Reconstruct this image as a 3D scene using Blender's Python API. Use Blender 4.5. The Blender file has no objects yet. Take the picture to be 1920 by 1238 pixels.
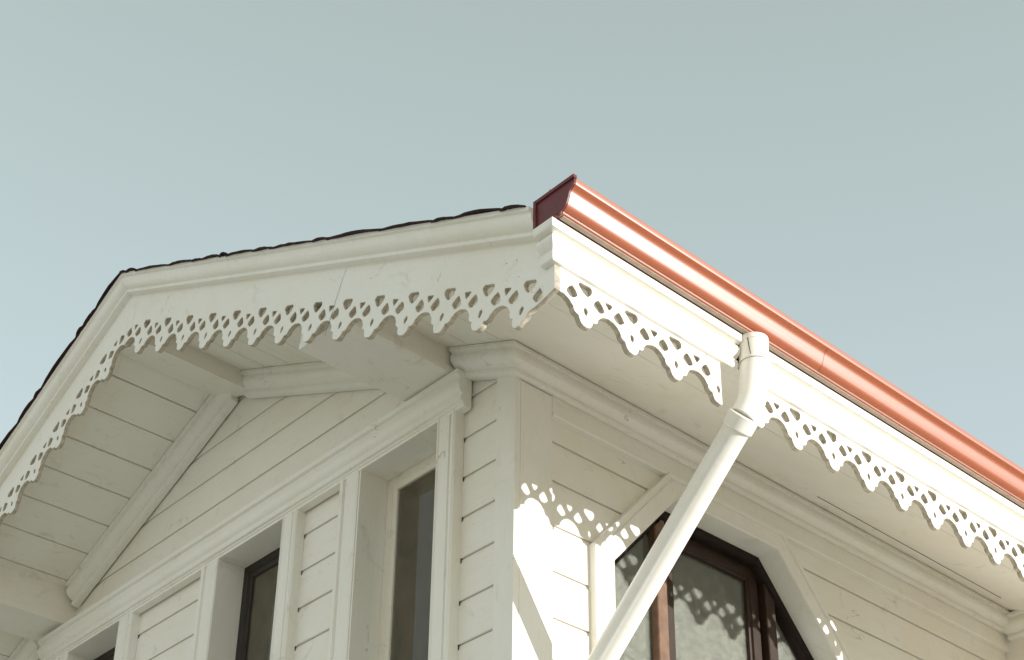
import bpy, bmesh, math, random
from mathutils import Vector, Matrix
random.seed(7)
S = bpy.context.scene
COL = S.collection

# ------------------------------------------------------------------ camera
F_PX, CX, CY = 2972.436, 1027.971, 1004.778
CAM = Vector((3.8761124, -3.4661288, 1.6))
RGT = Vector((0.6848254, 0.7287071, -0.0003913))
FWD = Vector((-0.6372295, 0.5991167, 0.4847656))
UP = Vector((0.3534866, -0.3317304, 0.8746440))
cd = bpy.data.cameras.new('camera'); cam = bpy.data.objects.new('camera', cd); COL.objects.link(cam)
cd.sensor_width = 36.0; cd.lens = F_PX / 1920 * 36
cd.shift_x = (960 - CX) / 1920; cd.shift_y = (CY - 619) / 1920
cd.clip_start = 0.05; cd.clip_end = 2000
m = Matrix.Identity(4)
for i in range(3):
    m[i][0] = RGT[i]; m[i][1] = UP[i]; m[i][2] = -FWD[i]; m[i][3] = CAM[i]
cam.matrix_world = m
S.camera = cam
S.render.resolution_x = 1024; S.render.resolution_y = 660

# ------------------------------------------------------------------ light
SUN_TO = Vector((1.0, 0.390, 0.100)).normalized()          # towards the sun
el = math.asin(SUN_TO.z); az = math.atan2(SUN_TO.x, SUN_TO.y)
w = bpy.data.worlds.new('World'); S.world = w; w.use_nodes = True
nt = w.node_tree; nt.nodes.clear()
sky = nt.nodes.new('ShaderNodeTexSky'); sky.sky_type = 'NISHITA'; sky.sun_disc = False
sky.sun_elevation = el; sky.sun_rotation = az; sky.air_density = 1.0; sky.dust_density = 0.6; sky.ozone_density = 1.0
hsv = nt.nodes.new('ShaderNodeHueSaturation'); hsv.inputs['Saturation'].default_value = 0.62
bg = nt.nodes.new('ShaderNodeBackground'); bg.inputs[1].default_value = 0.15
wo = nt.nodes.new('ShaderNodeOutputWorld')
gm = nt.nodes.new('ShaderNodeGamma'); gm.inputs[1].default_value = 0.6
tint = nt.nodes.new('ShaderNodeMix'); tint.data_type = 'RGBA'; tint.blend_type = 'MULTIPLY'; tint.inputs[0].default_value = 1.0
tint.inputs[7].default_value = (1.50, 1.64, 1.52, 1)
nt.links.new(sky.outputs[0], gm.inputs[0]); nt.links.new(gm.outputs[0], hsv.inputs['Color']); nt.links.new(hsv.outputs[0], tint.inputs[6]); 
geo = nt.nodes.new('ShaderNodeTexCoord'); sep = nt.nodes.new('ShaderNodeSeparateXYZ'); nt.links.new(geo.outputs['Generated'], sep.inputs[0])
grad = nt.nodes.new('ShaderNodeValToRGB'); nt.links.new(sep.outputs[2], grad.inputs[0])
e = grad.color_ramp.elements; e[0].position = 0.0; e[0].color = (3.1, 2.80, 2.35, 1); e[1].position = 0.95; e[1].color = (0.74, 0.90, 0.80, 1)  # lowest warm stops lie below view, added to brighten the walls
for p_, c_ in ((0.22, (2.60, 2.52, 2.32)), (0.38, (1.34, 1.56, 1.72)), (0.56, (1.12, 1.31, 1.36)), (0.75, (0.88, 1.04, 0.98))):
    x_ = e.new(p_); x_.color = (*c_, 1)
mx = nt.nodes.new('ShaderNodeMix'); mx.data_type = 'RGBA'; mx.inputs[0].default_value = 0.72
nt.links.new(tint.outputs[2], mx.inputs[6]); nt.links.new(grad.outputs[0], mx.inputs[7]); nt.links.new(mx.outputs[2], bg.inputs[0]); nt.links.new(bg.outputs[0], wo.inputs[0])
sd = bpy.data.lights.new('sun', 'SUN'); sun = bpy.data.objects.new('sun', sd); COL.objects.link(sun)
sd.energy = 2.0; sd.angle = math.radians(0.5); sd.color = (1.0, 0.985, 0.965)
sun.rotation_euler = SUN_TO.to_track_quat('Z', 'Y').to_euler(); sun.location = (6, 4, 9)
S.view_settings.view_transform = 'Standard'; S.view_settings.look = 'None'
S.view_settings.gamma = 1.0; S.view_settings.use_curve_mapping = False
S.view_settings.exposure = 1.55
S.render.engine = 'CYCLES'
S.cycles.max_bounces = 10; S.cycles.diffuse_bounces = 6; S.cycles.transparent_max_bounces = 12

# ------------------------------------------------------------------ materials
def new_mat(name):
    mt = bpy.data.materials.new(name); mt.use_nodes = True
    n = mt.node_tree.nodes; l = mt.node_tree.links
    return mt, n, l, n['Principled BSDF']
def noise(n, l, scale, detail=4.0, rough=0.55, vec=None, dist=0.0):
    t = n.new('ShaderNodeTexNoise'); t.inputs['Scale'].default_value = scale
    t.inputs['Detail'].default_value = detail; t.inputs['Roughness'].default_value = rough
    t.inputs['Distortion'].default_value = dist
    if vec is not None: l.new(vec, t.inputs['Vector'])
    return t
def ramp(n, l, src, stops):
    r = n.new('ShaderNodeValToRGB'); l.new(src, r.inputs[0])
    e = r.color_ramp.elements
    e[0].position, e[0].color = stops[0][0], (*stops[0][1], 1)
    e[1].position, e[1].color = stops[-1][0], (*stops[-1][1], 1)
    for p, c in stops[1:-1]:
        x = e.new(p); x.color = (*c, 1)
    return r
def mixc(n, l, a, b, fac, mode='MIX'):
    x = n.new('ShaderNodeMix'); x.data_type = 'RGBA'; x.blend_type = mode
    for sock, v in ((x.inputs[6], a), (x.inputs[7], b)):
        if isinstance(v, tuple): sock.default_value = (*v, 1)
        else: l.new(v, sock)
    if isinstance(fac, (int, float)): x.inputs[0].default_value = fac
    else: l.new(fac, x.inputs[0])
    return x.outputs[2]
def gv(v): return (v, v, v)

def paint(name, base, stretch=(1, 1, 1), dirt=0.5, rough=0.42, bump=0.12, speck=0.5):
    """weathered gloss house paint: faint yellowing, brush grain, chips and specks"""
    mt, n, l, b = new_mat(name)
    tc = n.new('ShaderNodeTexCoord'); mp = n.new('ShaderNodeMapping')
    mp.inputs['Scale'].default_value = stretch; l.new(tc.outputs['Object'], mp.inputs[0])
    O = tc.outputs['Object']
    big = noise(n, l, 2.3, 5, 0.6, O, 0.4)
    c = mixc(n, l, base, tuple(x * y for x, y in zip(base, (0.965, 0.95, 0.905))), ramp(n, l, big.outputs[0], [(0.38, gv(0)), (0.68, gv(1))]).outputs[0])
    grain = noise(n, l, 34, 6, 0.62, mp.outputs[0])
    c = mixc(n, l, c, tuple(x * y for x, y in zip(base, (0.89, 0.87, 0.82))), ramp(n, l, grain.outputs[0], [(0.50, gv(0)), (0.78, gv(0.55))]).outputs[0])
    # brownish grime patches with their own shape
    gr = noise(n, l, 5.5, 8, 0.72, O, 1.2)
    f = ramp(n, l, gr.outputs[0], [(0.58, gv(0)), (0.74, gv(dirt * 0.7))])
    c = mixc(n, l, c, (0.36, 0.27, 0.17), f.outputs[0])
    # specks / nail heads / chips
    sp = n.new('ShaderNodeTexVoronoi'); sp.inputs['Scale'].default_value = 16; sp.inputs['Randomness'].default_value = 1
    l.new(O, sp.inputs['Vector'])
    sz = noise(n, l, 9, 2, 0.5, O)
    thr = n.new('ShaderNodeMath'); thr.operation = 'MULTIPLY'; l.new(sz.outputs[0], thr.inputs[0]); thr.inputs[1].default_value = 0.10 * speck
    lt = n.new('ShaderNodeMath'); lt.operation = 'LESS_THAN'; l.new(sp.outputs['Distance'], lt.inputs[0]); l.new(thr.outputs[0], lt.inputs[1])
    gate = noise(n, l, 3.1, 2, 0.5, O); gt = n.new('ShaderNodeMath'); gt.operation = 'GREATER_THAN'; l.new(gate.outputs[0], gt.inputs[0]); gt.inputs[1].default_value = 0.54
    mm = n.new('ShaderNodeMath'); mm.operation = 'MULTIPLY'; l.new(lt.outputs[0], mm.inputs[0]); l.new(gt.outputs[0], mm.inputs[1])
    c = mixc(n, l, c, (0.06, 0.045, 0.03), mm.outputs[0])
    # hairline cracks in the paint film, only here and there
    ck = noise(n, l, 2.1, 3, 0.55, mp.outputs[0], 0.9)
    s1 = n.new('ShaderNodeMath'); s1.operation = 'SUBTRACT'; l.new(ck.outputs[0], s1.inputs[0]); s1.inputs[1].default_value = 0.5
    s2 = n.new('ShaderNodeMath'); s2.operation = 'ABSOLUTE'; l.new(s1.outputs[0], s2.inputs[0])
    s3 = n.new('ShaderNodeMath'); s3.operation = 'LESS_THAN'; l.new(s2.outputs[0], s3.inputs[0]); s3.inputs[1].default_value = 0.0016
    g2 = noise(n, l, 4.3, 3, 0.6, O); g3 = n.new('ShaderNodeMath'); g3.operation = 'GREATER_THAN'; l.new(g2.outputs[0], g3.inputs[0]); g3.inputs[1].default_value = 0.59
    g4 = n.new('ShaderNodeMath'); g4.operation = 'MULTIPLY'; l.new(s3.outputs[0], g4.inputs[0]); l.new(g3.outputs[0], g4.inputs[1])
    g5 = n.new('ShaderNodeMath'); g5.operation = 'MULTIPLY'; l.new(g4.outputs[0], g5.inputs[0]); g5.inputs[1].default_value = 0.30 * min(1, speck * 2)
    c = mixc(n, l, c, (0.16, 0.12, 0.08), g5.outputs[0])
    l.new(c, b.inputs['Base Color']); b.inputs['Roughness'].default_value = rough
    b.inputs['Specular IOR Level'].default_value = 0.35
    bp = n.new('ShaderNodeBump'); bp.inputs['Strength'].default_value = bump; bp.inputs['Distance'].default_value = 0.004
    l.new(grain.outputs[0], bp.inputs['Height'])
    bp2 = n.new('ShaderNodeBump'); bp2.inputs['Strength'].default_value = bump * 1.2; bp2.inputs['Distance'].default_value = 0.02
    l.new(big.outputs[0], bp2.inputs['Height']); l.new(bp.outputs[0], bp2.inputs['Normal']); l.new(bp2.outputs[0], b.inputs['Normal'])
    return mt
CREAM = (0.84, 0.806, 0.742)
M_GAB = paint('paint_boards_gable', CREAM, (0.25, 1, 2.2))
M_SIDE = paint('paint_boards_side', CREAM, (1, 0.25, 2.2))
M_TRIM = paint('paint_trim', (0.84, 0.813, 0.757), (1, 1, 1), dirt=0.35, speck=0.6)
M_VERT = paint('paint_upright_trim', (0.84, 0.813, 0.757), (2.5, 2.5, 0.2), dirt=0.35, speck=0.5)
M_SOF = paint('paint_soffit', (0.83, 0.797, 0.735), (2.5, 0.2, 2.5), dirt=0.6, speck=0.4)
M_LACE = paint('paint_lace', (0.84, 0.81, 0.75), (1.3, 1.3, 1.3), dirt=0.5, speck=0.8, bump=0.15)
M_PIPE = paint('paint_downpipe', (0.84, 0.81, 0.755), (1, 1, 1), dirt=0.12, rough=0.3, bump=0.03, speck=0.15)
M_WHITEWIN = paint('paint_sash', (0.78, 0.735, 0.65), (2, 2, 0.5), dirt=0.8, speck=0.8)

def simple(name, col, rough=0.5, spec=0.5, metal=0.0, var=0.25, scale=12, bump=0.0, coat=0.0):
    mt, n, l, b = new_mat(name)
    tc = n.new('ShaderNodeTexCoord')
    t = noise(n, l, scale, 6, 0.6, tc.outputs['Object'])
    c = mixc(n, l, col, tuple(x * (1 - var) for x in col), ramp(n, l, t.outputs[0], [(0.35, gv(0)), (0.7, gv(1))]).outputs[0])
    l.new(c, b.inputs['Base Color']); b.inputs['Roughness'].default_value = rough
    b.inputs['Specular IOR Level'].default_value = spec; b.inputs['Metallic'].default_value = metal
    b.inputs['Coat Weight'].default_value = coat
    if bump:
        bp = n.new('ShaderNodeBump'); bp.inputs['Strength'].default_value = bump; bp.inputs['Distance'].default_value = 0.01
        l.new(t.outputs[0], bp.inputs['Height']); l.new(bp.outputs[0], b.inputs['Normal'])
    return mt
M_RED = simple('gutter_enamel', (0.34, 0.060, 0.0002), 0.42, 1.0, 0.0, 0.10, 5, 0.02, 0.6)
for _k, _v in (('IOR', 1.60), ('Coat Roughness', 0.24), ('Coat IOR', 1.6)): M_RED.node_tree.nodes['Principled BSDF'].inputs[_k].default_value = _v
M_BEIGE = simple('gutter_underside_beige', (0.46, 0.37, 0.29), 0.6, 0.3, 0.0, 0.25, 20, 0.05)  # flat beige for the strip under the gutter bottom
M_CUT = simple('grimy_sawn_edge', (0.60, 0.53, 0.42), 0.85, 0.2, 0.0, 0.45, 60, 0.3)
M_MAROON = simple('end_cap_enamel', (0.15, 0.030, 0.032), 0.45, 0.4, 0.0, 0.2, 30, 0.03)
M_TILE = simple('fired_clay', (0.04, 0.016, 0.012), 0.8, 0.3, 0.0, 0.5, 25, 0.4)
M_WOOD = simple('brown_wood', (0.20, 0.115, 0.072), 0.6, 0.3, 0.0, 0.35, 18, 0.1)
M_FRAME = simple('shaded_brown_frame', (0.02, 0.010, 0.007), 0.6, 0.2, 0.0, 0.35, 18, 0.1)  # recess shade is darkened into the frame colour
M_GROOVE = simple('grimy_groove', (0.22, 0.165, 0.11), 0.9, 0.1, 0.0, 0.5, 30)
M_SASHW = simple('shaded_brown_sash', (0.038, 0.020, 0.012), 0.5, 0.3, 0.0, 0.35, 18, 0.1)  # same brown wood as the mullion, with recess shade put into the colour
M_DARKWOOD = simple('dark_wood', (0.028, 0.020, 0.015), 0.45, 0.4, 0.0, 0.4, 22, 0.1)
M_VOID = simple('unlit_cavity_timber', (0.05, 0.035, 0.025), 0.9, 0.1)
M_ROOM = simple('room_plaster', (0.32, 0.29, 0.24), 0.9, 0.1)
M_CURT = simple('curtain_cloth', (0.17, 0.165, 0.14), 0.9, 0.1, 0.0, 0.25, 30, 0.2)
M_GROUND = simple('pale_paving', (0.64, 0.605, 0.55), 0.9, 0.1, 0.0, 0.25, 0.8, 0.1)
M_STONE = simple('plinth_stone', (0.38, 0.35, 0.30), 0.85, 0.2, 0.0, 0.35, 5, 0.3)

def glass_mat(name, dirt_lo, dirt_hi, dirtcol, scale):
    mt, n, l, b = new_mat(name); n.remove(b)
    out = n['Material Output']; tc = n.new('ShaderNodeTexCoord')
    tr = n.new('ShaderNodeBsdfTransparent'); tr.inputs[0].default_value = (0.86, 0.88, 0.84, 1)
    gl = n.new('ShaderNodeBsdfGlossy'); gl.inputs['Roughness'].default_value = 0.03
    fr = n.new('ShaderNodeFresnel'); fr.inputs[0].default_value = 1.6
    wob = noise(n, l, 3, 2, 0.5, tc.outputs['Object']); bp = n.new('ShaderNodeBump'); bp.inputs['Strength'].default_value = 0.05
    bp.inputs['Distance'].default_value = 0.02; l.new(wob.outputs[0], bp.inputs['Height']); l.new(bp.outputs[0], gl.inputs['Normal'])
    m1 = n.new('ShaderNodeMixShader'); l.new(fr.outputs[0], m1.inputs[0]); l.new(tr.outputs[0], m1.inputs[1]); l.new(gl.outputs[0], m1.inputs[2])
    df = n.new('ShaderNodeBsdfDiffuse'); df.inputs[0].default_value = (*dirtcol, 1)
    t = noise(n, l, scale, 9, 0.75, tc.outputs['Object'], 0.2)
    t2 = noise(n, l, 240, 2, 0.6, tc.outputs['Object'])
    md = n.new('ShaderNodeMath'); md.operation = 'MULTIPLY_ADD'; l.new(t2.outputs[0], md.inputs[0]); md.inputs[1].default_value = 0.5
    l.new(t.outputs[0], md.inputs[2])
    r = ramp(n, l, md.outputs[0], [(0.55, gv(dirt_lo)), (0.95, gv(dirt_hi))])
    m2 = n.new('ShaderNodeMixShader'); l.new(r.outputs[0], m2.inputs[0]); l.new(m1.outputs[0], m2.inputs[1]); l.new(df.outputs[0], m2.inputs[2])
    l.new(m2.outputs[0], out.inputs[0])
    return mt
M_GLASS_S = glass_mat('dusty_glass', 0.07, 0.25, (0.56, 0.565, 0.50), 38)
M_GLASS_G = glass_mat('grimy_glass', 0.10, 0.42, (0.27, 0.23, 0.165), 11)

# ------------------------------------------------------------------ helpers
def link_mesh(name, bm, mat, parent=None, label=None, smooth=False, angle=35):
    me = bpy.data.meshes.new(name)
    bmesh.ops.recalc_face_normals(bm, faces=bm.faces[:])
    bm.to_mesh(me); bm.free()
    if smooth:
        for p in me.polygons: p.use_smooth = True
        me.set_sharp_from_angle(angle=math.radians(angle))
    for mt in (mat if isinstance(mat, (list, tuple)) else [mat]): me.materials.append(mt)
    o = bpy.data.objects.new(name, me); COL.objects.link(o)
    if parent: o.parent = parent
    if label: o['label'] = label
    return o
def sweep(bm, prof, base, D, A, B, pl0, pl1, caps=True):
    """profile points (a, b) along A and B, swept along D between planes (n, d)"""
    base, D, A, B = Vector(base), Vector(D), Vector(A), Vector(B)
    rings = []
    for n, d in (pl0, pl1):
        n = Vector(n); r = []
        for a, b in prof:
            Q = base + a * A + b * B
            t = (d - n.dot(Q)) / n.dot(D)
            r.append(bm.verts.new(Q + t * D))
        rings.append(r)
    k = len(prof)
    for i in range(k):
        j = (i + 1) % k
        bm.faces.new((rings[0][i], rings[0][j], rings[1][j], rings[1][i]))
    if caps:
        bm.faces.new(rings[0]); bm.faces.new(rings[1][::-1])
def box(bm, x0, x1, y0, y1, z0, z1):
    v = [bm.verts.new((x, y, z)) for x in (x0, x1) for y in (y0, y1) for z in (z0, z1)]
    for f in ((0, 1, 3, 2), (4, 6, 7, 5), (0, 4, 5, 1), (2, 3, 7, 6), (0, 2, 6, 4), (1, 5, 7, 3)):
        bm.faces.new([v[i] for i in f])
def bbox_bev(bm, dims, w=0.002):
    b2 = bmesh.new(); box(b2, *dims)
    bmesh.ops.bevel(b2, geom=b2.edges[:], offset=w, segments=1, affect='EDGES', profile=0.5)
    me = bpy.data.meshes.new('tmp'); b2.to_mesh(me); b2.free(); bm.from_mesh(me); bpy.data.meshes.remove(me)
def prism(bm, pts, y0, y1):
    """polygon in x,z extruded along y"""
    a = [bm.verts.new((x, y0, z)) for x, z in pts]; b = [bm.verts.new((x, y1, z)) for x, z in pts]
    bm.faces.new(a); bm.faces.new(b[::-1])
    for i in range(len(pts)):
        j = (i + 1) % len(pts); bm.faces.new((a[i], b[i], b[j], a[j]))
GF = lambda h, z, p: Vector((h, -p, z))          # gable frame: outwards is -y
SF = lambda h, z, p: Vector((p, h, z))           # side frame: outwards is +x

def siding(bm, poly, grooves, frame, face):
    """shiplap boards with a shadow gap and a beaded top edge, cut to a convex polygon (h, z)"""
    hs = [p[0] for p in poly]; zs = [p[1] for p in poly]
    h0, h1, zlo, zhi = min(hs) - .01, max(hs) + .01, min(zs), max(zs)
    b2 = bmesh.new()
    for z0, z1 in zip(grooves[:-1], grooves[1:]):
        if z1 < zlo or z0 > zhi: continue
        rr_ = random.Random(int(z0 * 1000)); j = rr_.uniform(-.0012, .0012)
        pr = [(-.014, z0), (-.014, z0 + .0034), (-.001, z0 + .0036), (j, z0 + .0055), (j, z1 - .020), (j - .0055, z1 - .0170), (-.0075, z1 - .001), (-.014, z1)]
        tilt = 0.0
        last = None
        for o, z in pr:
            cur = (b2.verts.new(frame(h0, z, face + o)), b2.verts.new(frame(h1, z + tilt * 0.5, face + o)))
            if last:
                f_ = b2.faces.new((last[0], last[1], cur[1], cur[0])); f_.material_index = 1 if (o < -.010 and lo < -.010) else 0
            last = cur; lo = o
    cen = Vector((sum(hs) / len(hs), sum(zs) / len(zs)))
    for i in range(len(poly)):
        a, b = Vector(poly[i]), Vector(poly[(i + 1) % len(poly)])
        e = (b - a); nrm = Vector((e.y, -e.x)).normalized()
        if nrm.dot(cen - a) > 0: nrm = -nrm
        no3 = frame(nrm.x, nrm.y, 0) - frame(0, 0, 0)
        bmesh.ops.bisect_plane(b2, geom=b2.verts[:] + b2.edges[:] + b2.faces[:], plane_co=frame(a.x, a.y, 0), plane_no=no3, clear_outer=True)
    me = bpy.data.meshes.new('tmp'); b2.to_mesh(me); b2.free(); bm.from_mesh(me); bpy.data.meshes.remove(me)

def ring(bm, path, prof, frame, closed=False):
    """mitred moulding round an opening; path (h, z), profile (outward offset, proud)"""
    P = [Vector(p) for p in path]; k = len(P); offd = []
    for i in range(k):
        def nrm(a, b):
            e = (b - a).normalized(); return Vector((-e.y, e.x))
        if closed or 0 < i < k - 1:
            n0 = nrm(P[i - 1], P[i]); n1 = nrm(P[i], P[(i + 1) % k]); mm = (n0 + n1).normalized()
            offd.append(mm / max(.2, mm.dot(n0)))
        else:
            offd.append(nrm(P[0], P[1]) if i == 0 else nrm(P[-2], P[-1]))
    rows = []
    for o, p in prof:
        rows.append([bm.verts.new(frame(*(P[i] + offd[i] * o), p)) for i in range(k)])
    for a, b in zip(rows[:-1], rows[1:]):
        for i in range(k if closed else k - 1):
            j = (i + 1) % k; bm.faces.new((a[i], a[j], b[j], b[i]))

# ------------------------------------------------------------------ key dimensions
OS, OG = 0.9214, 0.6584            # eave and gable overhang (lace faces)
XA, XL = -2.12, -4.24              # ridge and far corner of the gable
MS, MR = 0.44, 0.485               # soffit / roof pitch
LEN = 8.0                          # house depth
zs = lambda x: 5.336 - MS * x if x > XA else 5.336 + MS * (x - XL)
zr = lambda x, c: c - MR * x if x > XA else c + MR * (x - XL)

house = bpy.data.objects.new('wooden_house', None); COL.objects.link(house)
house['label'] = 'cream white timber house corner with gabled roof and lacy scalloped eave trim'
house['category'] = 'house'

# ground
bm = bmesh.new(); bmesh.ops.create_grid(bm, x_segments=4, y_segments=4, size=400)
g = link_mesh('ground', bm, M_GROUND); g['kind'] = 'structure'; g['label'] = 'pale paved ground around the house'; g['category'] = 'ground'

# ---------------- walls: gable siding
gg = [4.147 + .1855 * k for k in range(-22, 7)] + [5.39, 5.579, 5.773, 5.966, 6.155, 6.34]
WIN_G = [(-.967, -.448), (-2.088, -1.556), (-3.553, -3.017)]
bm = bmesh.new()
for a, b in ((XL + .11, -3.68), (-2.885, -2.235), (-1.441, -1.118), (-.332, -.108)):
    siding(bm, [(a, 3.0), (b, 3.0), (b, 5.195), (a, 5.195)], gg, GF, -.02)
siding(bm, [(XL + .05, .35), (-.05, .35), (-.05, 3.0), (XL + .05, 3.0)], gg, GF, -.02)
siding(bm, [(XL + .02, 5.195), (-.02, 5.195), (-.02, zs(-.02)), (XA, zs(XA)), (XL + .02, zs(XL + .02))], gg, GF, -.02)
link_mesh('gable_siding', bm, [M_GAB, M_GROOVE], house)

# ---------------- walls: side siding with the clipped-corner window left open
sg = [.40 + .1985 * k for k in range(0, 18)]
sg = [z for z in sg if z < 3.75] + [3.83, 4.026, 4.222, 4.421, 4.622, 4.824, 5.006, 5.2]
W0, W1, CH0, CH1, ZT, ZC = .529, 1.975, .925, 1.585, 5.01, 4.565
bm = bmesh.new()
siding(bm, [(.18, .35), (.44, .35), (.44, 5.14), (.18, 5.14)], sg, SF, -.02)
siding(bm, [(2.05, .35), (3.56, .35), (3.56, 5.14), (2.05, 5.14)], sg, SF, -.02)
siding(bm, [(.44, .35), (2.05, .35), (2.05, 3.2), (.44, 3.2)], sg, SF, -.02)
siding(bm, [(.44, 4.62), (.44, 5.14), (.95, 5.14), (.91, 5.07)], sg, SF, -.02)
siding(bm, [(2.05, 4.62), (2.05, 5.14), (1.56, 5.14), (1.60, 5.07)], sg, SF, -.02)
link_mesh('side_siding', bm, [M_SIDE, M_GROOVE], house)
# rest of the body: far side and back
bm = bmesh.new()
siding(bm, [(.1, .35), (LEN, .35), (LEN, 5.3), (.1, 5.3)], sg, lambda h, z, p: Vector((XL - p, h, z)), -.02)
siding(bm, [(XL, .35), (0, .35), (0, zs(0)), (XA, zs(XA)), (XL, zs(XL))], sg, lambda h, z, p: Vector((h, LEN + p, z)), -.02)
link_mesh('rear_siding', bm, [M_SIDE, M_GROOVE], house)
bm = bmesh.new(); box(bm, XL - .03, .03, -.03, LEN + .02, 0, .36)
link_mesh('plinth', bm, M_STONE, house)
# room floors and inner lining, so the rooms behind the windows are closed
bm = bmesh.new()
box(bm, XL + .1, -.30, .35, LEN - .1, 2.4, 2.45); box(bm, XL + .1, -.30, 3.4, 3.46, 2.45, 5.3); box(bm, XL + .1, -.3, .35, 3.4, 5.28, 5.30)
link_mesh('room_lining', bm, M_ROOM, house)

# ---------------- corner boards
bm = bmesh.new()
bbox_bev(bm, (-.112, 0, 0, .03, .30, 5.29), .0015)
box(bm, -.03, 0.0015, .0295, .198, .30, 5.20)
link_mesh('corner_board', bm, M_VERT, house)
bm = bmesh.new(); box(bm, XL - .002, XL + .112, 0, .03, .3, 5.28); box(bm, XL - .003, XL + .03, .03, .2, .3, 5.2)
link_mesh('corner_board', bm, M_VERT, house)

# ---------------- crown under the soffit (gable rakes + side wall, mitred at the corner)
CR = [(-.01, 0), (.082, 0), (.084, .016), (.070, .020), (.068, .026), (.074, .036), (.075, .048), (.070, .062), (.058, .076), (.043, .086), (.031, .091), (.030, .096), (.034, .099), (.033, .110), (.024, .116), (.010, .118), (-.01, .118)]
ct = math.cos(math.atan(MS)); stt = math.sin(math.atan(MS))
bm = bmesh.new()
base = (0, 0, 5.333); Dr = Vector((-ct, 0, stt)); Bd = Vector((-stt, 0, -ct))
mit = ((1, 1, 0), 0.0)
sweep(bm, CR, base, Dr, (0, -1, 0), Bd, mit, ((1, 0, 0), -.322))
sweep(bm, CR, base, Dr, (0, -1, 0), Bd, ((1, 0, 0), -.60), ((1, 0, 0), XA + .10))
link_mesh('gable_cornice', bm, M_TRIM, house, smooth=True, angle=28)
bm = bmesh.new()
Dl = Vector((ct, 0, stt)); Bl = Vector((stt, 0, -ct)); basel = (XL, 0, 5.333)
sweep(bm, CR, basel, Dl, (0, -1, 0), Bl, ((1, 0, 0), XL + .64), ((1, 0, 0), XA - .02))
sweep(bm, CR, basel, Dl, (0, -1, 0), Bl, ((1, -1, 0), XL), ((1, 0, 0), XL + .29))
link_mesh('gable_cornice', bm, M_TRIM, house, smooth=True, angle=28)
bm = bmesh.new()
CRS = [(p, 5.333 - MS * p - s / ct) for p, s in CR]
sweep(bm, CRS, (0, 0, 0), (0, 1, 0), (1, 0, 0), (0, 0, 1), mit, ((0, 1, 0), 3.50))
bm2 = [(-.03, 5.105), (.004, 5.107), (.009, 5.112), (.009, 5.121), (.003, 5.126), (.003, 5.215), (-.03, 5.215)]
sweep(bm, bm2, (0, 0, 0), (0, 1, 0), (1, 0, 0), (0, 0, 1), ((0, 1, 0), .199), ((0, 1, 0), 3.50))
link_mesh('side_cornice', bm, M_TRIM, house, smooth=True, angle=28)

# ---------------- bay at the far end of the side wall
bm = bmesh.new()
by, bx = 3.50, .115
siding(bm, [(by + .13, .35), (LEN - .1, .35), (LEN - .1, 5.25), (by + .13, 5.25)], sg, SF, bx - .02)
box(bm, bx - .12, bx, by, by + .14, .35, 5.20)
box(bm, -.3, bx - .03, by + .004, LEN, .35, 5.27)
link_mesh('bay', bm, [M_SIDE, M_GROOVE], house)
bm = bmesh.new()
CRB = [(p, 5.288 - MS * p * .2 - s / ct) for p, s in CR]
sweep(bm, CRB, (bx, 0, 0), (0, 1, 0), (1, 0, 0), (0, 0, 1), ((1, 1, 0), bx + by), ((0, 1, 0), LEN - .1))
sweep(bm, CRB, (0, by, 0), (1, 0, 0), (0, -1, 0), (0, 0, 1), ((1, 0, 0), .03), ((1, 1, 0), bx + by))
link_mesh('bay_cornice', bm, M_TRIM, house, smooth=True, angle=28)

# ---------------- soffit boards
def soffit(name, edges, gap, side):
    bm = bmesh.new()
    for a, b in zip(edges[:-1], edges[1:]):
        a2, b2 = a + gap / 2, b - gap / 2; j = random.uniform(-.001, .001)
        pts = [(a2, zs(a2) + j), (b2, zs(b2) + j), (b2, zs(b2) + .018), (a2, zs(a2) + .018)]
        prism(bm, pts, -OG + .028, LEN + .5)
    link_mesh(name, bm, M_SOF, house)
def frange(a, b, n): return [a + (b - a) * i / n for i in range(n + 1)]
soffit('gable_soffit', [OS - .023, .535, .262, .012, -.20, -.402, -.61, -.83, -1.05, -1.256, -1.346, -1.436, -1.53, -1.63, -1.75, -1.87, XA + .002][::-1], .0022, 1)
soffit('gable_soffit', [XL - OS + .03, XL - .6, XL - .35, XL - .1, XL + .05, -3.996, -3.795, -3.594, -3.394, -3.192, -2.992, -2.792, -2.593, -2.391, -2.19, XA - .002], .0090, -1)
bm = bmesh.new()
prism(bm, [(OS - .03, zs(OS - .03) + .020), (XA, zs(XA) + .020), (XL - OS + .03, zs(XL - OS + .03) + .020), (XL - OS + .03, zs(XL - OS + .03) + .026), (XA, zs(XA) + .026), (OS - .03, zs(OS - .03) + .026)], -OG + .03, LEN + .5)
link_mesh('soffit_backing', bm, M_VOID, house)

bm = bmesh.new()
prism(bm, [(.172, zs(.172) - .0012), (.176, zs(.176) - .0012), (.176, zs(.176) + .001), (.172, zs(.172) + .001)], 1.7, 3.2)
link_mesh('board_gap', bm, M_VOID, house)
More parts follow.
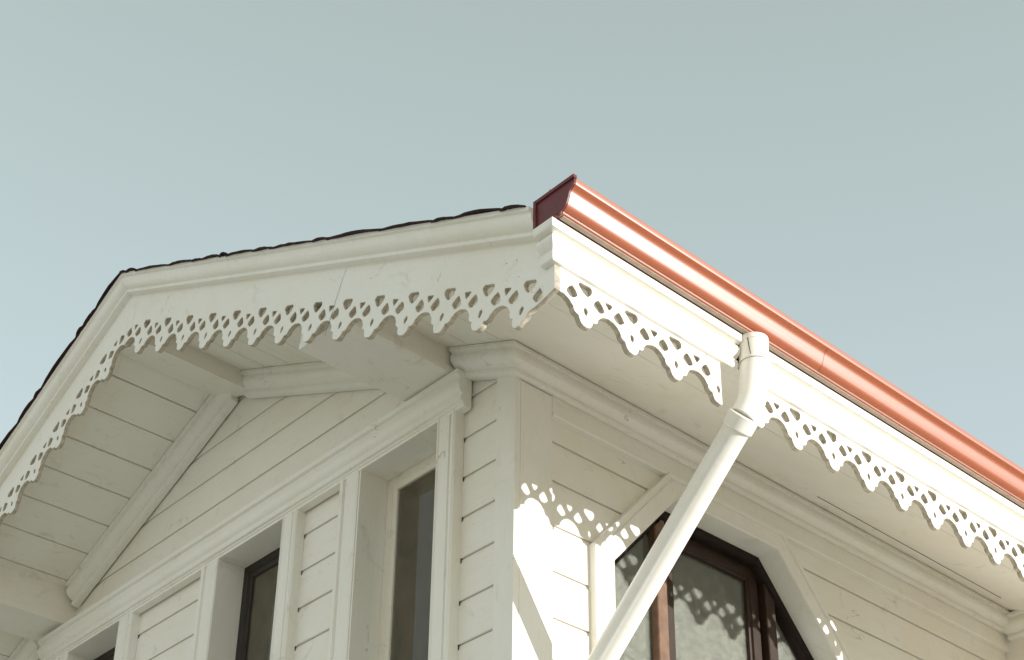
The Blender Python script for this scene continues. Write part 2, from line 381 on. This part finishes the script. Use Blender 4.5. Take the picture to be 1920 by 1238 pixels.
# ---------------- ridge beam and purlin boxes
bm = bmesh.new()
prism(bm, [(-1.985, 6.112), (-1.985, zs(-1.985) + .01), (XA, zs(XA) + .01), (-2.262, zs(-2.262) - .012), (-2.262, 6.196), (-2.25, 6.190)], -OG + .030, 0.0)
link_mesh('ridge_beam', bm, M_SOF, house)
def purlin(x0, x1, zb, flip):
    bm = bmesh.new()
    e = x1 if not flip else x0
    pts = [(x0, zb), (x1, zb), (x1, zs(x1) + .005), (x0, zs(x0) + .005)]
    prism(bm, pts, -.612, 0.02)
    # shadow-line batten along the bottom of each cheek
    for x, s in ((x1, 1), (x0, -1)):
        box(bm, min(x, x + s * .007), max(x, x + s * .007), -.611, .0, zb + .002, zb + .030)
    return link_mesh('purlin_box', bm, M_SOF, house)
purlin(-.625, -.338, 5.362, False)
purlin(-3.945, -3.640, 5.383, True)

# ---------------- window head moulding across the gable
HD = [(-.01, 5.188), (.030, 5.188), (.030, 5.200), (.036, 5.203), (.036, 5.210), (.047, 5.214), (.047, 5.232), (.040, 5.238), (.041, 5.246), (.052, 5.256), (.059, 5.270), (.062, 5.288), (.061, 5.306), (.056, 5.318), (.056, 5.326), (.070, 5.331), (.072, 5.352), (-.01, 5.358)]
bm = bmesh.new()
sweep(bm, HD, (0, 0, 0), (1, 0, 0), (0, -1, 0), (0, 0, 1), ((1, 0, 0), -3.862), ((1, 0, 0), -.280))
link_mesh('window_head_moulding', bm, M_TRIM, house, smooth=True, angle=25)

# ---------------- gable windows
def casing_prof(a, b, inner_right):
    """cross-section in (x, proud) of a beaded casing board"""
    w_ = b - a
    pts = [(0, -.02), (0, .030), (.010, .034), (.014, .029), (w_ * .66, .029), (w_ * .69, .021), (w_ * .77, .021), (w_ * .80, .032), (w_ - .008, .034), (w_, .026), (w_, -.02)]
    if inner_right: pts = [(w_ - p, q) for p, q in pts][::-1]
    return [(a + p, q) for p, q in pts]
def gable_window(x0, x1, cl, cr, mat_sash, glass, fw, label, yd=.120):
    bm = bmesh.new()
    for (a, b, inner) in ((cl[0], cl[1], True), (cr[0], cr[1], False)):
        sweep(bm, casing_prof(a, b, inner), (0, 0, 0), (0, 0, 1), (1, 0, 0), (0, -1, 0), ((0, 0, 1), 3.0), ((0, 0, 1), 5.209))
    # sill
    bbox_bev(bm, (cl[0] - .03, cr[1] + .03, -.075, .12, 2.94, 3.0), .004)
    win = link_mesh('window', bm, M_VERT, house, label=label, smooth=True, angle=25)
    bm = bmesh.new()
    zt = 5.19
    path = [(x0, 3.0), (x0, zt), (x1, zt), (x1, 3.0)]
    ring(bm, path, [(.012, .026), (.0, .028), (0, -yd - .02), (.05, -yd - .02)], GF)
    link_mesh('reveal', bm, M_VERT, win)
    bm = bmesh.new()
    pin = [(x0 + .001, 3.0), (x0 + .001, zt - .001), (x1 - .001, zt - .001), (x1 - .001, 3.0)]
    ring(bm, pin, [(0, -yd), (-fw * .55, -yd), (-fw * .60, -yd - .006), (-fw, -yd - .008), (-fw - .003, -yd - .03), (0, -yd - .03)], GF)
    box(bm, x0, x1, yd, yd + .03, 3.0, 3.0 + fw)
    link_mesh('sash', bm, mat_sash, win)
    bm = bmesh.new()
    box(bm, x0 + fw - .01, x1 - fw + .01, yd + .016, yd + .020, 3.02, zt - fw + .01)
    link_mesh('pane', bm, glass, win)
    return win
gable_window(-.967, -.448, (-1.118, -.980), (-.447, -.332), M_WHITEWIN, M_GLASS_G, .060, 'tall gable window nearest the corner with a cream sash')
gable_window(-2.088, -1.556, (-2.236, -2.096), (-1.552, -1.440), M_DARKWOOD, M_GLASS_G, .072, 'middle gable window with a dark frame')
gable_window(-3.553, -3.017, (-3.685, -3.563), (-3.012, -2.884), M_DARKWOOD, M_GLASS_G, .072, 'far left gable window, mostly hidden behind its casing')

# ---------------- side window with clipped upper corners
bm = bmesh.new()
opath = [(W0, 3.3), (W0, ZC), (CH0, ZT), (CH1, ZT), (W1, ZC), (W1, 3.3)]
ring(bm, opath, [(0, .010), (.004, .015), (.010, .012), (.074, .012), (.078, .006), (.084, .006), (.088, .014), (.106, .016), (.110, .012), (.110, -.03)], SF)
bbox_bev(bm, (-.10, .07, W0 - .15, W1 + .15, 3.24, 3.30), .004)
swin = link_mesh('window', bm, M_VERT, house, label='clipped-corner side window behind the downpipe, brown frame')
bm = bmesh.new(); ring(bm, opath, [(0, .010), (0, -.125), (.03, -.125)], SF); link_mesh('reveal', bm, M_VERT, swin)
bm = bmesh.new()
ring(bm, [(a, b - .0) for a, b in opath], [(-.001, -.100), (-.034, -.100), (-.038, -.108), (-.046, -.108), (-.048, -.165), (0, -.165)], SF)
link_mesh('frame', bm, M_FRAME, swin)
for a, b, mw in ((.905, .968, M_WOOD), (1.626, 1.690, M_SASHW)):  # right mullion takes the shade-darkened brown
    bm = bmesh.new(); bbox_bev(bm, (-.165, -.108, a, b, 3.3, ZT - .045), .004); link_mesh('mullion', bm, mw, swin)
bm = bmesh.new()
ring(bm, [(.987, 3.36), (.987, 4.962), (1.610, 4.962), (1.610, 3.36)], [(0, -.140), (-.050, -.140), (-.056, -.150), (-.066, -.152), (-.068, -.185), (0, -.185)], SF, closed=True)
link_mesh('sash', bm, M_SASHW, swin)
bm = bmesh.new(); box(bm, -.172, -.168, 1.048, 1.550, 3.40, 4.902); link_mesh('pane', bm, M_GLASS_S, swin)
bm = bmesh.new()
def slab(bm, pts, x0, x1):
    a = [bm.verts.new((x0, y, z)) for y, z in pts]; b = [bm.verts.new((x1, y, z)) for y, z in pts]
    bm.faces.new(a); bm.faces.new(b[::-1])
    for i in range(len(pts)):
        j = (i + 1) % len(pts); bm.faces.new((a[i], b[i], b[j], a[j]))
slab(bm, [(.56, 3.3), (.56, 4.55), (.905, 4.94), (.905, 3.3)], -.152, -.148); link_mesh('pane', bm, M_GLASS_S, swin)
bm = bmesh.new(); slab(bm, [(1.692, 3.3), (1.692, 4.84), (1.945, 4.555), (1.945, 3.3)], -.152, -.148); link_mesh('pane', bm, M_GLASS_S, swin)

# curtains hanging inside
def curtain(name, P0, P1, z0, z1, waves, amp, label, mat=M_CURT):
    bm = bmesh.new(); P0, P1 = Vector(P0), Vector(P1); n = 90
    d = (P1 - P0); nn = Vector((-d.y, d.x)).normalized(); cols = []
    for i in range(n + 1):
        t = i / n; o = amp * (math.sin(t * waves * 6.283) + .4 * math.sin(t * waves * 2.3 * 6.283 + 1))
        p = P0 + d * t + nn * o
        cols.append([bm.verts.new((p.x, p.y, z)) for z in (z0, z1)])
    for a, b in zip(cols[:-1], cols[1:]): bm.faces.new((a[0], b[0], b[1], a[1]))
    ret = bmesh.ops.extrude_face_region(bm, geom=bm.faces[:])
    for v in [g_ for g_ in ret['geom'] if isinstance(g_, bmesh.types.BMVert)]: v.co += Vector((nn.x, nn.y, 0)) * .002
    o = link_mesh(name, bm, mat, smooth=True, angle=60); o['label'] = label; o['category'] = 'curtain'
    return o
curtain('curtain', (-.235, .50), (-.235, 1.98), 3.4, 5.02, 9, .004, 'pale grey curtain hanging behind the brown framed side window')
curtain('curtain', (-.83, .30), (-.60, .30), 3.0, 5.2, 3, .02, 'dim curtain edge behind the gable window nearest the corner')
curtain('curtain', (-1.99, .26), (-1.86, .26), 3.0, 5.2, 2, .02, 'dim curtain edge behind the middle gable window')

# ---------------- lace trim
HALF = [(0, -.001), (.012, .001), (.021, .008), (.027, .019), (.0305, .029), (.0305, .034), (.036, .034), (.044, .037), (.050, .043), (.0525, .051), (.0535, .057), (.059, .063), (.067, .074), (.080, .082), (.0915, .0855), (.102, .0865)]
H_B = [(-.026, .166), (-.021, .172), (.019, .173), (.026, .168), (.028, .158), (.024, .146), (.010, .131), (.002, .129), (-.008, .135), (-.022, .149), (-.028, .158)]
H_A = [(.036, .112), (.044, .126), (.054, .138), (.060, .137), (.072, .124), (.081, .108), (.078, .101), (.066, .092), (.056, .091), (.044, .099), (.037, .106)]
H_T = [(.086, .149), (.090, .152), (.114, .152), (.118, .149), (.114, .140), (.105, .127), (.099, .127), (.090, .140)]
H_S = [(-.001, .078), (.006, .072), (.0085, .063), (.004, .049), (0, .046), (-.005, .052), (-.008, .063), (-.006, .072)]
PER = .204
def grow(H, f=1.06):
    cu_ = sum(p[0] for p in H) / len(H); cv_ = sum(p[1] for p in H) / len(H)
    return [(cu_ + (u - cu_) * f, cv_ + (v - cv_) * f) for u, v in H]
def lace_pts(n0, n1, us, vs, top, tail=None):
    out = []; holes = []
    jit = lambda q: (q[0] + random.uniform(-.0009, .0009), q[1] + random.uniform(-.0009, .0009))
    for n in range(n0, n1 + 1):
        c = n * PER
        out += [jit((c - u, v)) for u, v in HALF[:0:-1][1:]] + [jit((c, 0))] + [jit((c + u, v)) for u, v in HALF[1:-1]] + [(c + PER / 2, .0865)]
        for H in map(grow, (H_B, H_A, H_T, H_S)): holes.append([jit((c + u, v)) for u, v in H])
        holes.append([jit((c + PER - u, v)) for u, v in grow(H_A)])
    out = [(n0 * PER - PER / 2, top)] + [(n0 * PER - PER / 2, .0865)] + out + [(n1 * PER + PER / 2, top)]
    f = lambda P: [(u * us, v * vs) for u, v in P]
    o2 = f(out)
    if tail:                                    # board runs out in a plain ramp after the last tooth
        cut = n1 * PER * us + .003
        o2 = [q for q in o2[:-1] if q[0] < cut] + tail + [(tail[-1][0] + .06, top * vs)]
        h2 = [f(h) for h in holes]
        h2 = [h for h in h2 if max(q[0] for q in h) < n1 * PER * us + .116]
        return o2, h2
    return o2, [f(h) for h in holes]
def clip(poly, nx, ny, d):
    r = []
    for i in range(len(poly)):
        a, b = poly[i], poly[(i + 1) % len(poly)]
        da, db = nx * a[0] + ny * a[1] - d, nx * b[0] + ny * b[1] - d
        if da <= 0: r.append(a)
        if (da < 0 < db) or (db < 0 < da):
            t = da / (da - db); r.append((a[0] + (b[0] - a[0]) * t, a[1] + (b[1] - a[1]) * t))
    return r
def lace_mesh(outline, holes, M4, th):
    """2D outline with holes -> solid board with slightly eased edges"""
    cu = bpy.data.curves.new('tmp', 'CURVE'); cu.dimensions = '2D'; cu.fill_mode = 'BOTH'
    cu.extrude = th / 2 - .0012; cu.bevel_depth = .0012; cu.bevel_resolution = 0; cu.offset = -.0012
    for P in [outline] + holes:
        sp = cu.splines.new('POLY'); sp.points.add(len(P) - 1); sp.use_cyclic_u = True
        for i, (x, y) in enumerate(P): sp.points[i].co = (x, y, 0, 1)
    o = bpy.data.objects.new('tmp', cu); COL.objects.link(o)
    dg = bpy.context.evaluated_depsgraph_get(); me = bpy.data.meshes.new_from_object(o.evaluated_get(dg))
    bpy.data.objects.remove(o); bpy.data.curves.remove(cu)
    side = [abs(p.normal.z) < .5 for p in me.polygons]
    me.transform(M4); me.materials.clear(); me.materials.append(M_LACE); me.materials.append(M_CUT)
    for p, s_ in zip(me.polygons, side): p.material_index = 1 if s_ else 0
    return me
def frame4(o, u, v):
    u = Vector(u).normalized(); v = Vector(v).normalized(); w_ = u.cross(v)
    M = Matrix.Identity(4)
    for i in range(3): M[i][0], M[i][1], M[i][2], M[i][3] = u[i], v[i], w_[i], o[i]
    return M
def lace(name, us, vs, top, clips, n0, n1, M4, th=.022, label=None, tail=None):
    out, holes = lace_pts(n0, n1, us, vs, top, tail)
    for c in clips: out = clip(out, *c)
    keep = []
    for h in holes:
        if all(all(c[0] * x + c[1] * y < c[2] - .006 for x, y in h) for c in clips): keep.append(h)
    me = lace_mesh(out, keep, M4, th); me.name = name
    o = bpy.data.objects.new(name, me); COL.objects.link(o); o.parent = house
    if label: o['label'] = label
    return o
TH = .022
# eave lace: u = +y, v = +z ; frame origin at first tip; board centre plane behind the face
M4 = frame4((OS - TH / 2, -.519, 4.687), (0, 1, 0), (0, 0, 1))
US = .2173 / PER
y_of = lambda y: y + .519
lace('eave_lace', US, .985, .27, [(-1, 0, -y_of(-OG + TH + .001)), (1, 0, y_of(.150))], -1, 4, M4, label='sunlit scalloped eave lace between corner and downpipe')
lace('eave_lace', US, .985, .27, [(-1, 0, -y_of(.315)), (1, 0, y_of(2.352))], 3, 16, M4, label='sunlit scalloped eave lace beyond the downpipe')
bm = bmesh.new(); bbox_bev(bm, (OS - .022, OS, 2.354, LEN + .5, 4.600, 4.94), .002)  # unseen board added to keep sun off the wall beside the window
link_mesh('eave_shade_board', bm, M_LACE, house, label='unseen plain board added after the lace to shade the wall')
# rake lace
cr_, sr_ = math.cos(math.atan(MR)), math.sin(math.atan(MR))
UR = .2088 / cr_ / PER
# right rake: use u = downhill (+x,-z) so that u x v points to +y... board centre y
M4 = frame4((.7335, -OG + TH / 2, 4.714), (cr_, 0, -sr_), (sr_, 0, cr_))
def halfx(sign, xlim, o, u, v):
    # sign*(x) <= sign*xlim in board coordinates
    return (sign * u[0], sign * v[0], sign * (xlim - o[0]))
cl = [halfx(1, OS, (.7335,), (cr_,), (sr_,)), halfx(-1, XA + .0006, (.7335,), (cr_,), (sr_,))]
lace('rake_board', UR, .985, .375, cl, -15, 0, M4, tail=[(.014, .009), (.0165, .023), (.033, .035), (.0385, .054), (.066, .070), (.088, .086), (.107, .102), (.1418, .1336), (.19, .17)], label='shaded right-hand gable board with scalloped lace edge')
xo = 2 * XA - .7335
M4 = frame4((xo, -OG + TH / 2, 4.714), (cr_, 0, sr_), (-sr_, 0, cr_))
cl = [halfx(-1, 2 * XA - OS, (xo,), (cr_,), (-sr_,)), halfx(1, XA - .0006, (xo,), (cr_,), (-sr_,))]
lace('rake_board', UR, .985, .375, cl, -2, 15, M4, label='shaded left-hand gable board with scalloped lace edge')
# open board joint across the right rake board
bm = bmesh.new()
a = Vector((-.262, -OG - .0012, 5.56)); b = Vector((-.38, -OG - .0012, 5.275))
prev = None
for i in range(9):
    t = i / 8; p = a.lerp(b, t) + Vector((random.uniform(-.0015, .0015), 0, 0)); hw = .0006 + .0007 * t
    cur = [bm.verts.new(p + Vector((-hw, 0, 0))), bm.verts.new(p + Vector((hw, 0, 0)))]
    if prev: bm.faces.new((prev[0], prev[1], cur[1], cur[0]))
    prev = cur
link_mesh('board_joint', bm, M_VOID, house)

# ---------------- rake crown under the tiles
RC = [(-.02, 0), (.074, 0), (.075, .018), (.064, .022), (.062, .030), (.063, .040), (.058, .054), (.048, .066), (.038, .074), (.030, .078), (.029, .082), (.031, .085), (.030, .094), (.022, .098), (.012, .099), (.003, .100), (.003, .104), (-.02, .104)]
RC = [(p, s * .93) for p, s in RC]
for side in (1, -1):
    bm = bmesh.new()
    if side == 1:
        sweep(bm, RC, (0, -OG, 5.523), (-cr_, 0, sr_), (0, -1, 0), (-sr_, 0, -cr_), ((1, 0, 0), .874), ((1, 0, 0), XA))
    else:
        sweep(bm, RC, (XL, -OG, 5.523), (cr_, 0, sr_), (0, -1, 0), (sr_, 0, -cr_), ((1, 0, 0), XL - .874), ((1, 0, 0), XA))
    link_mesh('rake_cornice', bm, M_TRIM, house, smooth=True, angle=25)

# ---------------- eave fascia moulding (returns round the gable corner)
FM = [(-.02, 4.868), (.012, 4.869), (.017, 4.873), (.018, 4.905), (.011, 4.911), (.011, 4.914), (.017, 4.918), (.029, 4.928), (.035, 4.940), (.034, 4.952), (.026, 4.964), (.021, 4.970), (.046, 4.972), (.050, 4.979), (.050, 5.003), (-.02, 5.006)]
bm = bmesh.new()
mitc = ((1, 1, 0), OS - OG - .008)
sweep(bm, FM, (OS, 0, 0), (0, 1, 0), (1, 0, 0), (0, 0, 1), mitc, ((0, 1, 0), .228))
sweep(bm, FM, (0, -OG - .008, 0), (1, 0, 0), (0, -1, 0), (0, 0, 1), ((1, 0, 0), .878), mitc)
link_mesh('fascia_moulding', bm, M_TRIM, house, smooth=True, angle=25)
bm = bmesh.new()
sweep(bm, FM, (OS, 0, 0), (0, 1, 0), (1, 0, 0), (0, 0, 1), ((0, 1, 0), .350), ((0, 1, 0), LEN + .5))
link_mesh('fascia_moulding', bm, M_TRIM, house, smooth=True, angle=25)
# sub-fascia behind moulding, far eave fascia
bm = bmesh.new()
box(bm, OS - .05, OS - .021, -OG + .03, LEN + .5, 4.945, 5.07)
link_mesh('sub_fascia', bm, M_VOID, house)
bm = bmesh.new(); box(bm, XL - OS, XL - OS + .03, -OG + .03, LEN + .5, 4.86, 5.07)
link_mesh('fascia', bm, M_TRIM, house)

# ---------------- roof
bm = bmesh.new()
for s in (1, -1):
    X = (lambda x: x) if s == 1 else (lambda x: 2 * XA - x)
    pts = [(X(.945), 5.525 - MR * .945), (X(XA), 5.525 - MR * XA), (X(XA), 5.536 - MR * XA), (X(.945), 5.536 - MR * .945)]
    prism(bm, pts, -OG - .030, LEN + .6)
# void closure between soffit and deck at the back
roof = link_mesh('roof', bm, M_TILE, house)
bm = bmesh.new(); prism(bm, [(OS - .03, 4.94), (OS - .03, 5.07), (XA, 6.53), (2 * XA - OS + .03, 5.07), (2 * XA - OS + .03, 4.94), (XA, 6.29)], LEN + .45, LEN + .5)
link_mesh('rear_rake_board', bm, M_TRIM, house)
# verge tiles: uneven overlapping clay tiles riding over the crown
for s in (1, -1):
    bm = bmesh.new(); x = .862; k = 0
    while x > XA + .03:
        L = random.choice((.06, .11, .16, .22, .30)) * random.uniform(.8, 1.25)
        h = random.uniform(.000, .005) if random.random() < .8 else random.uniform(.007, .012)
        if s == 1 and k == 1: L, h = .26, .010
        if s == -1: h = random.uniform(.000, .010)
        L = min(L, x - XA - .02) if x - XA > .06 else .03
        n = 10; rows = []
        th_ = random.uniform(.003, .006)
        for i in range(n + 1):
            t = i / n; xx = x - (L + .03) * t
            skew = t ** .8
            lift = -.001 + h * math.sin(math.pi * skew) ** 1.2 + .003 * (1 - t) + random.uniform(-.0014, .0014)
            zz = 5.517 - MR * xx + lift
            XX = xx if s == 1 else 2 * XA - xx
            yo = -OG - .082 - .010 * math.sin(math.pi * t) + random.uniform(-.001, .001)
            rows.append([bm.verts.new((XX, yo, zz)), bm.verts.new((XX, yo, zz + th_)), bm.verts.new((XX, yo + .25, zz + th_ + .012)), bm.verts.new((XX, yo + .25, zz + .006))])
        for a, b in zip(rows[:-1], rows[1:]):
            for i in range(4):
                j = (i + 1) % 4; bm.faces.new((a[i], a[j], b[j], b[i]))
        bm.faces.new(rows[0]); bm.faces.new(rows[-1][::-1])
        x -= L; k += 1
    link_mesh('verge_tiles', bm, M_TILE, roof)
bm = bmesh.new()
bmesh.ops.create_cone(bm, segments=14, radius1=.07, radius2=.07, depth=LEN + 1.25, cap_ends=True, matrix=Matrix.Translation((XA, (LEN - .05) / 2, 6.530 - .012)) @ Matrix.Rotation(math.pi / 2, 4, 'X'))
for v in bm.verts: v.co.z = 6.520 + (v.co.z - 6.518) * .40
link_mesh('ridge_tile', bm, M_TILE, roof, smooth=True)

# ---------------- gutter
def smooth_prof(pts, sub=4):
    out = []
    for i in range(len(pts) - 1):
        p0 = pts[max(i - 1, 0)]; p1 = pts[i]; p2 = pts[i + 1]; p3 = pts[min(i + 2, len(pts) - 1)]
        for k in range(sub):
            t = k / sub
            out.append(tuple(.5 * ((2 * p1[j]) + (-p0[j] + p2[j]) * t + (2 * p0[j] - 5 * p1[j] + 4 * p2[j] - p3[j]) * t * t + (-p0[j] + 3 * p1[j] - 3 * p2[j] + p3[j]) * t ** 3) for j in (0, 1)))
    return out + [pts[-1]]
front = [(1.0080, 5.0165), (1.0140, 5.0205), (1.0200, 5.0260), (1.0245, 5.0320), (1.0275, 5.0380), (1.0305, 5.0450), (1.0335, 5.0530), (1.0358, 5.0610), (1.0385, 5.0690), (1.0420, 5.0760), (1.0465, 5.0815), (1.0520, 5.0860), (1.0590, 5.0910)]
front = smooth_prof(front, 3)
GP = [(.936, 5.15), (.940, 5.010), (.997, 5.0065), (1.001, 5.009), (1.002, 5.015), (1.005, 5.0162)] + front + [(1.0610, 5.0925), (1.0622, 5.0950), (1.0635, 5.1030), (1.0640, 5.1150), (1.0605, 5.1200), (1.0530, 5.1200)]
inner = [(1.0530, 5.1170), (1.0590, 5.1160), (1.0600, 5.1000), (1.0575, 5.0960)] + [(x - .004, z + .003) for x, z in front[::-1]] + [(.999, 5.020), (.994, 5.012), (.944, 5.014), (.940, 5.15)]
GPROF = GP + inner
bm = bmesh.new()
sweep(bm, GPROF, (0, 0, 0), (0, 1, 0), (1, 0, 0), (0, 0, 1), ((0, 1, 0), -.697), ((0, 1, 0), LEN + .5))
bm_g = bm
bm = bmesh.new(); box(bm, .9775, .9955, -.69, LEN + .4, 5.0035, 5.0060); UNDER = bm; bm = bm_g
gut = link_mesh('gutter', bm, M_RED, house, label='glossy red enamel gutter along the sunlit eave', smooth=True, angle=32)
for yj in (.62, 2.05):
    bm = bmesh.new(); FP = [(x + .0012, z - .0008) for x, z in front]
    sweep(bm, FP + [(x - .002, z + .001) for x, z in front[::-1]], (0, 0, 0), (0, 1, 0), (1, 0, 0), (0, 0, 1), ((0, 1, 0), yj), ((0, 1, 0), yj + .035))
    link_mesh('joint_sleeve', bm, M_RED, gut, smooth=True, angle=32)
link_mesh('underside', UNDER, M_BEIGE, gut)
# closed end, folded round the roof edge towards the gable
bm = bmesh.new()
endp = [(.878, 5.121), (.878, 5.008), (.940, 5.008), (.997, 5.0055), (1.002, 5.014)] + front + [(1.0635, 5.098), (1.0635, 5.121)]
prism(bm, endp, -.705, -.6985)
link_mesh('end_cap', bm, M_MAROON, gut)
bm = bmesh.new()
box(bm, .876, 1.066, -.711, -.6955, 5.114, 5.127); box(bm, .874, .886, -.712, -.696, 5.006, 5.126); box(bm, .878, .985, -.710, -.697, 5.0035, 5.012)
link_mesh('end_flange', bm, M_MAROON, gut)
# drip flashing between gutter and roof
bm = bmesh.new()
prism(bm, [(.90, 5.125), (.942, 5.112), (.944, 5.115), (.90, 5.129)], -.69, LEN + .5)
link_mesh('flashing', bm, M_RED, gut)

# ---------------- downpipe
def tube(bm, pts, rads, seg=28, cap=True):
    P = [Vector(p) for p in pts]; rings = []
    ref = Vector((0, 1, 0))
    for i, p in enumerate(P):
        t = (P[min(i + 1, len(P) - 1)] - P[max(i - 1, 0)]).normalized()
        a = (ref - t * ref.dot(t)).normalized(); b = t.cross(a)
        rings.append([bm.verts.new(p + (a * math.cos(q) + b * math.sin(q)) * rads[i]) for q in [2 * math.pi * k / seg for k in range(seg)]])
    for a, b in zip(rings[:-1], rings[1:]):
        for k in range(seg):
            j = (k + 1) % seg; bm.faces.new((a[k], a[j], b[j], b[k]))
    if cap: bm.faces.new(rings[0][::-1]); bm.faces.new(rings[-1])
R_ = .0532
PX = .972
T0 = Vector((PX, .282, 5.002)); E0 = Vector((PX, .258, 4.765)); Ft = Vector((.18, .280, 3.997)); P1 = Vector((.97, .213, 4.659))
dl = (Ft - P1).normalized(); E1 = P1 + dl * .02
bm = bmesh.new()
# outlet socket, collar, elbow
pts = [T0, T0 + Vector((0, 0, -.020)), T0 + Vector((0, 0, -.022)), T0 + Vector((0, 0, -.098)), T0 + Vector((0, 0, -.100)), T0 + Vector((0, 0, -.106)), T0 + Vector((0, 0, -.108))]
rad = [R_ + .004, R_ + .004, R_ + .0015, R_ + .0015, R_ + .006, R_ + .006, R_ + .001]
arc = []
for i in range(11):
    t = i / 10; a = E0.lerp(E0 + Vector((0, 0, -.06)), t); b = (E1 - dl * .05).lerp(E1, t)
    arc.append(a.lerp(b, t))
pts += arc; rad += [R_ - .002] * 11
tube(bm, pts, rad)
pipe_elbow = link_mesh('downpipe', bm, M_PIPE, house, label='cream round downpipe slanting from the red gutter back to the wall', smooth=True, angle=40)
bm = bmesh.new()
c0 = E1 - dl * .012
tube(bm, [c0, c0 + dl * .004, c0 + dl * .052, c0 + dl * .056], [R_ + .001, R_ + .005, R_ + .005, R_ + .001]); link_mesh('collar', bm, M_PIPE, pipe_elbow, smooth=True, angle=40)
bm = bmesh.new()
foot = P1 + dl * ((P1.x - .065) / -dl.x)
tube(bm, [c0 + dl * .03, foot, foot + Vector((-.005, 0, -.05)), Vector((foot.x - .006, foot.y, .35))], [R_ - .003, R_ - .003, R_ - .003, R_ - .003])
link_mesh('pipe', bm, M_PIPE, pipe_elbow, smooth=True, angle=40)
bm = bmesh.new()   # dark drip line on the socket
tube(bm, [T0 + Vector((.0175, -.0530, -.012)), T0 + Vector((.0210, -.0510, -.06)), T0 + Vector((.0245, -.0493, -.092))], [.0012, .0014, .0010], 6)
link_mesh('drip_stain', bm, M_VOID, pipe_elbow)
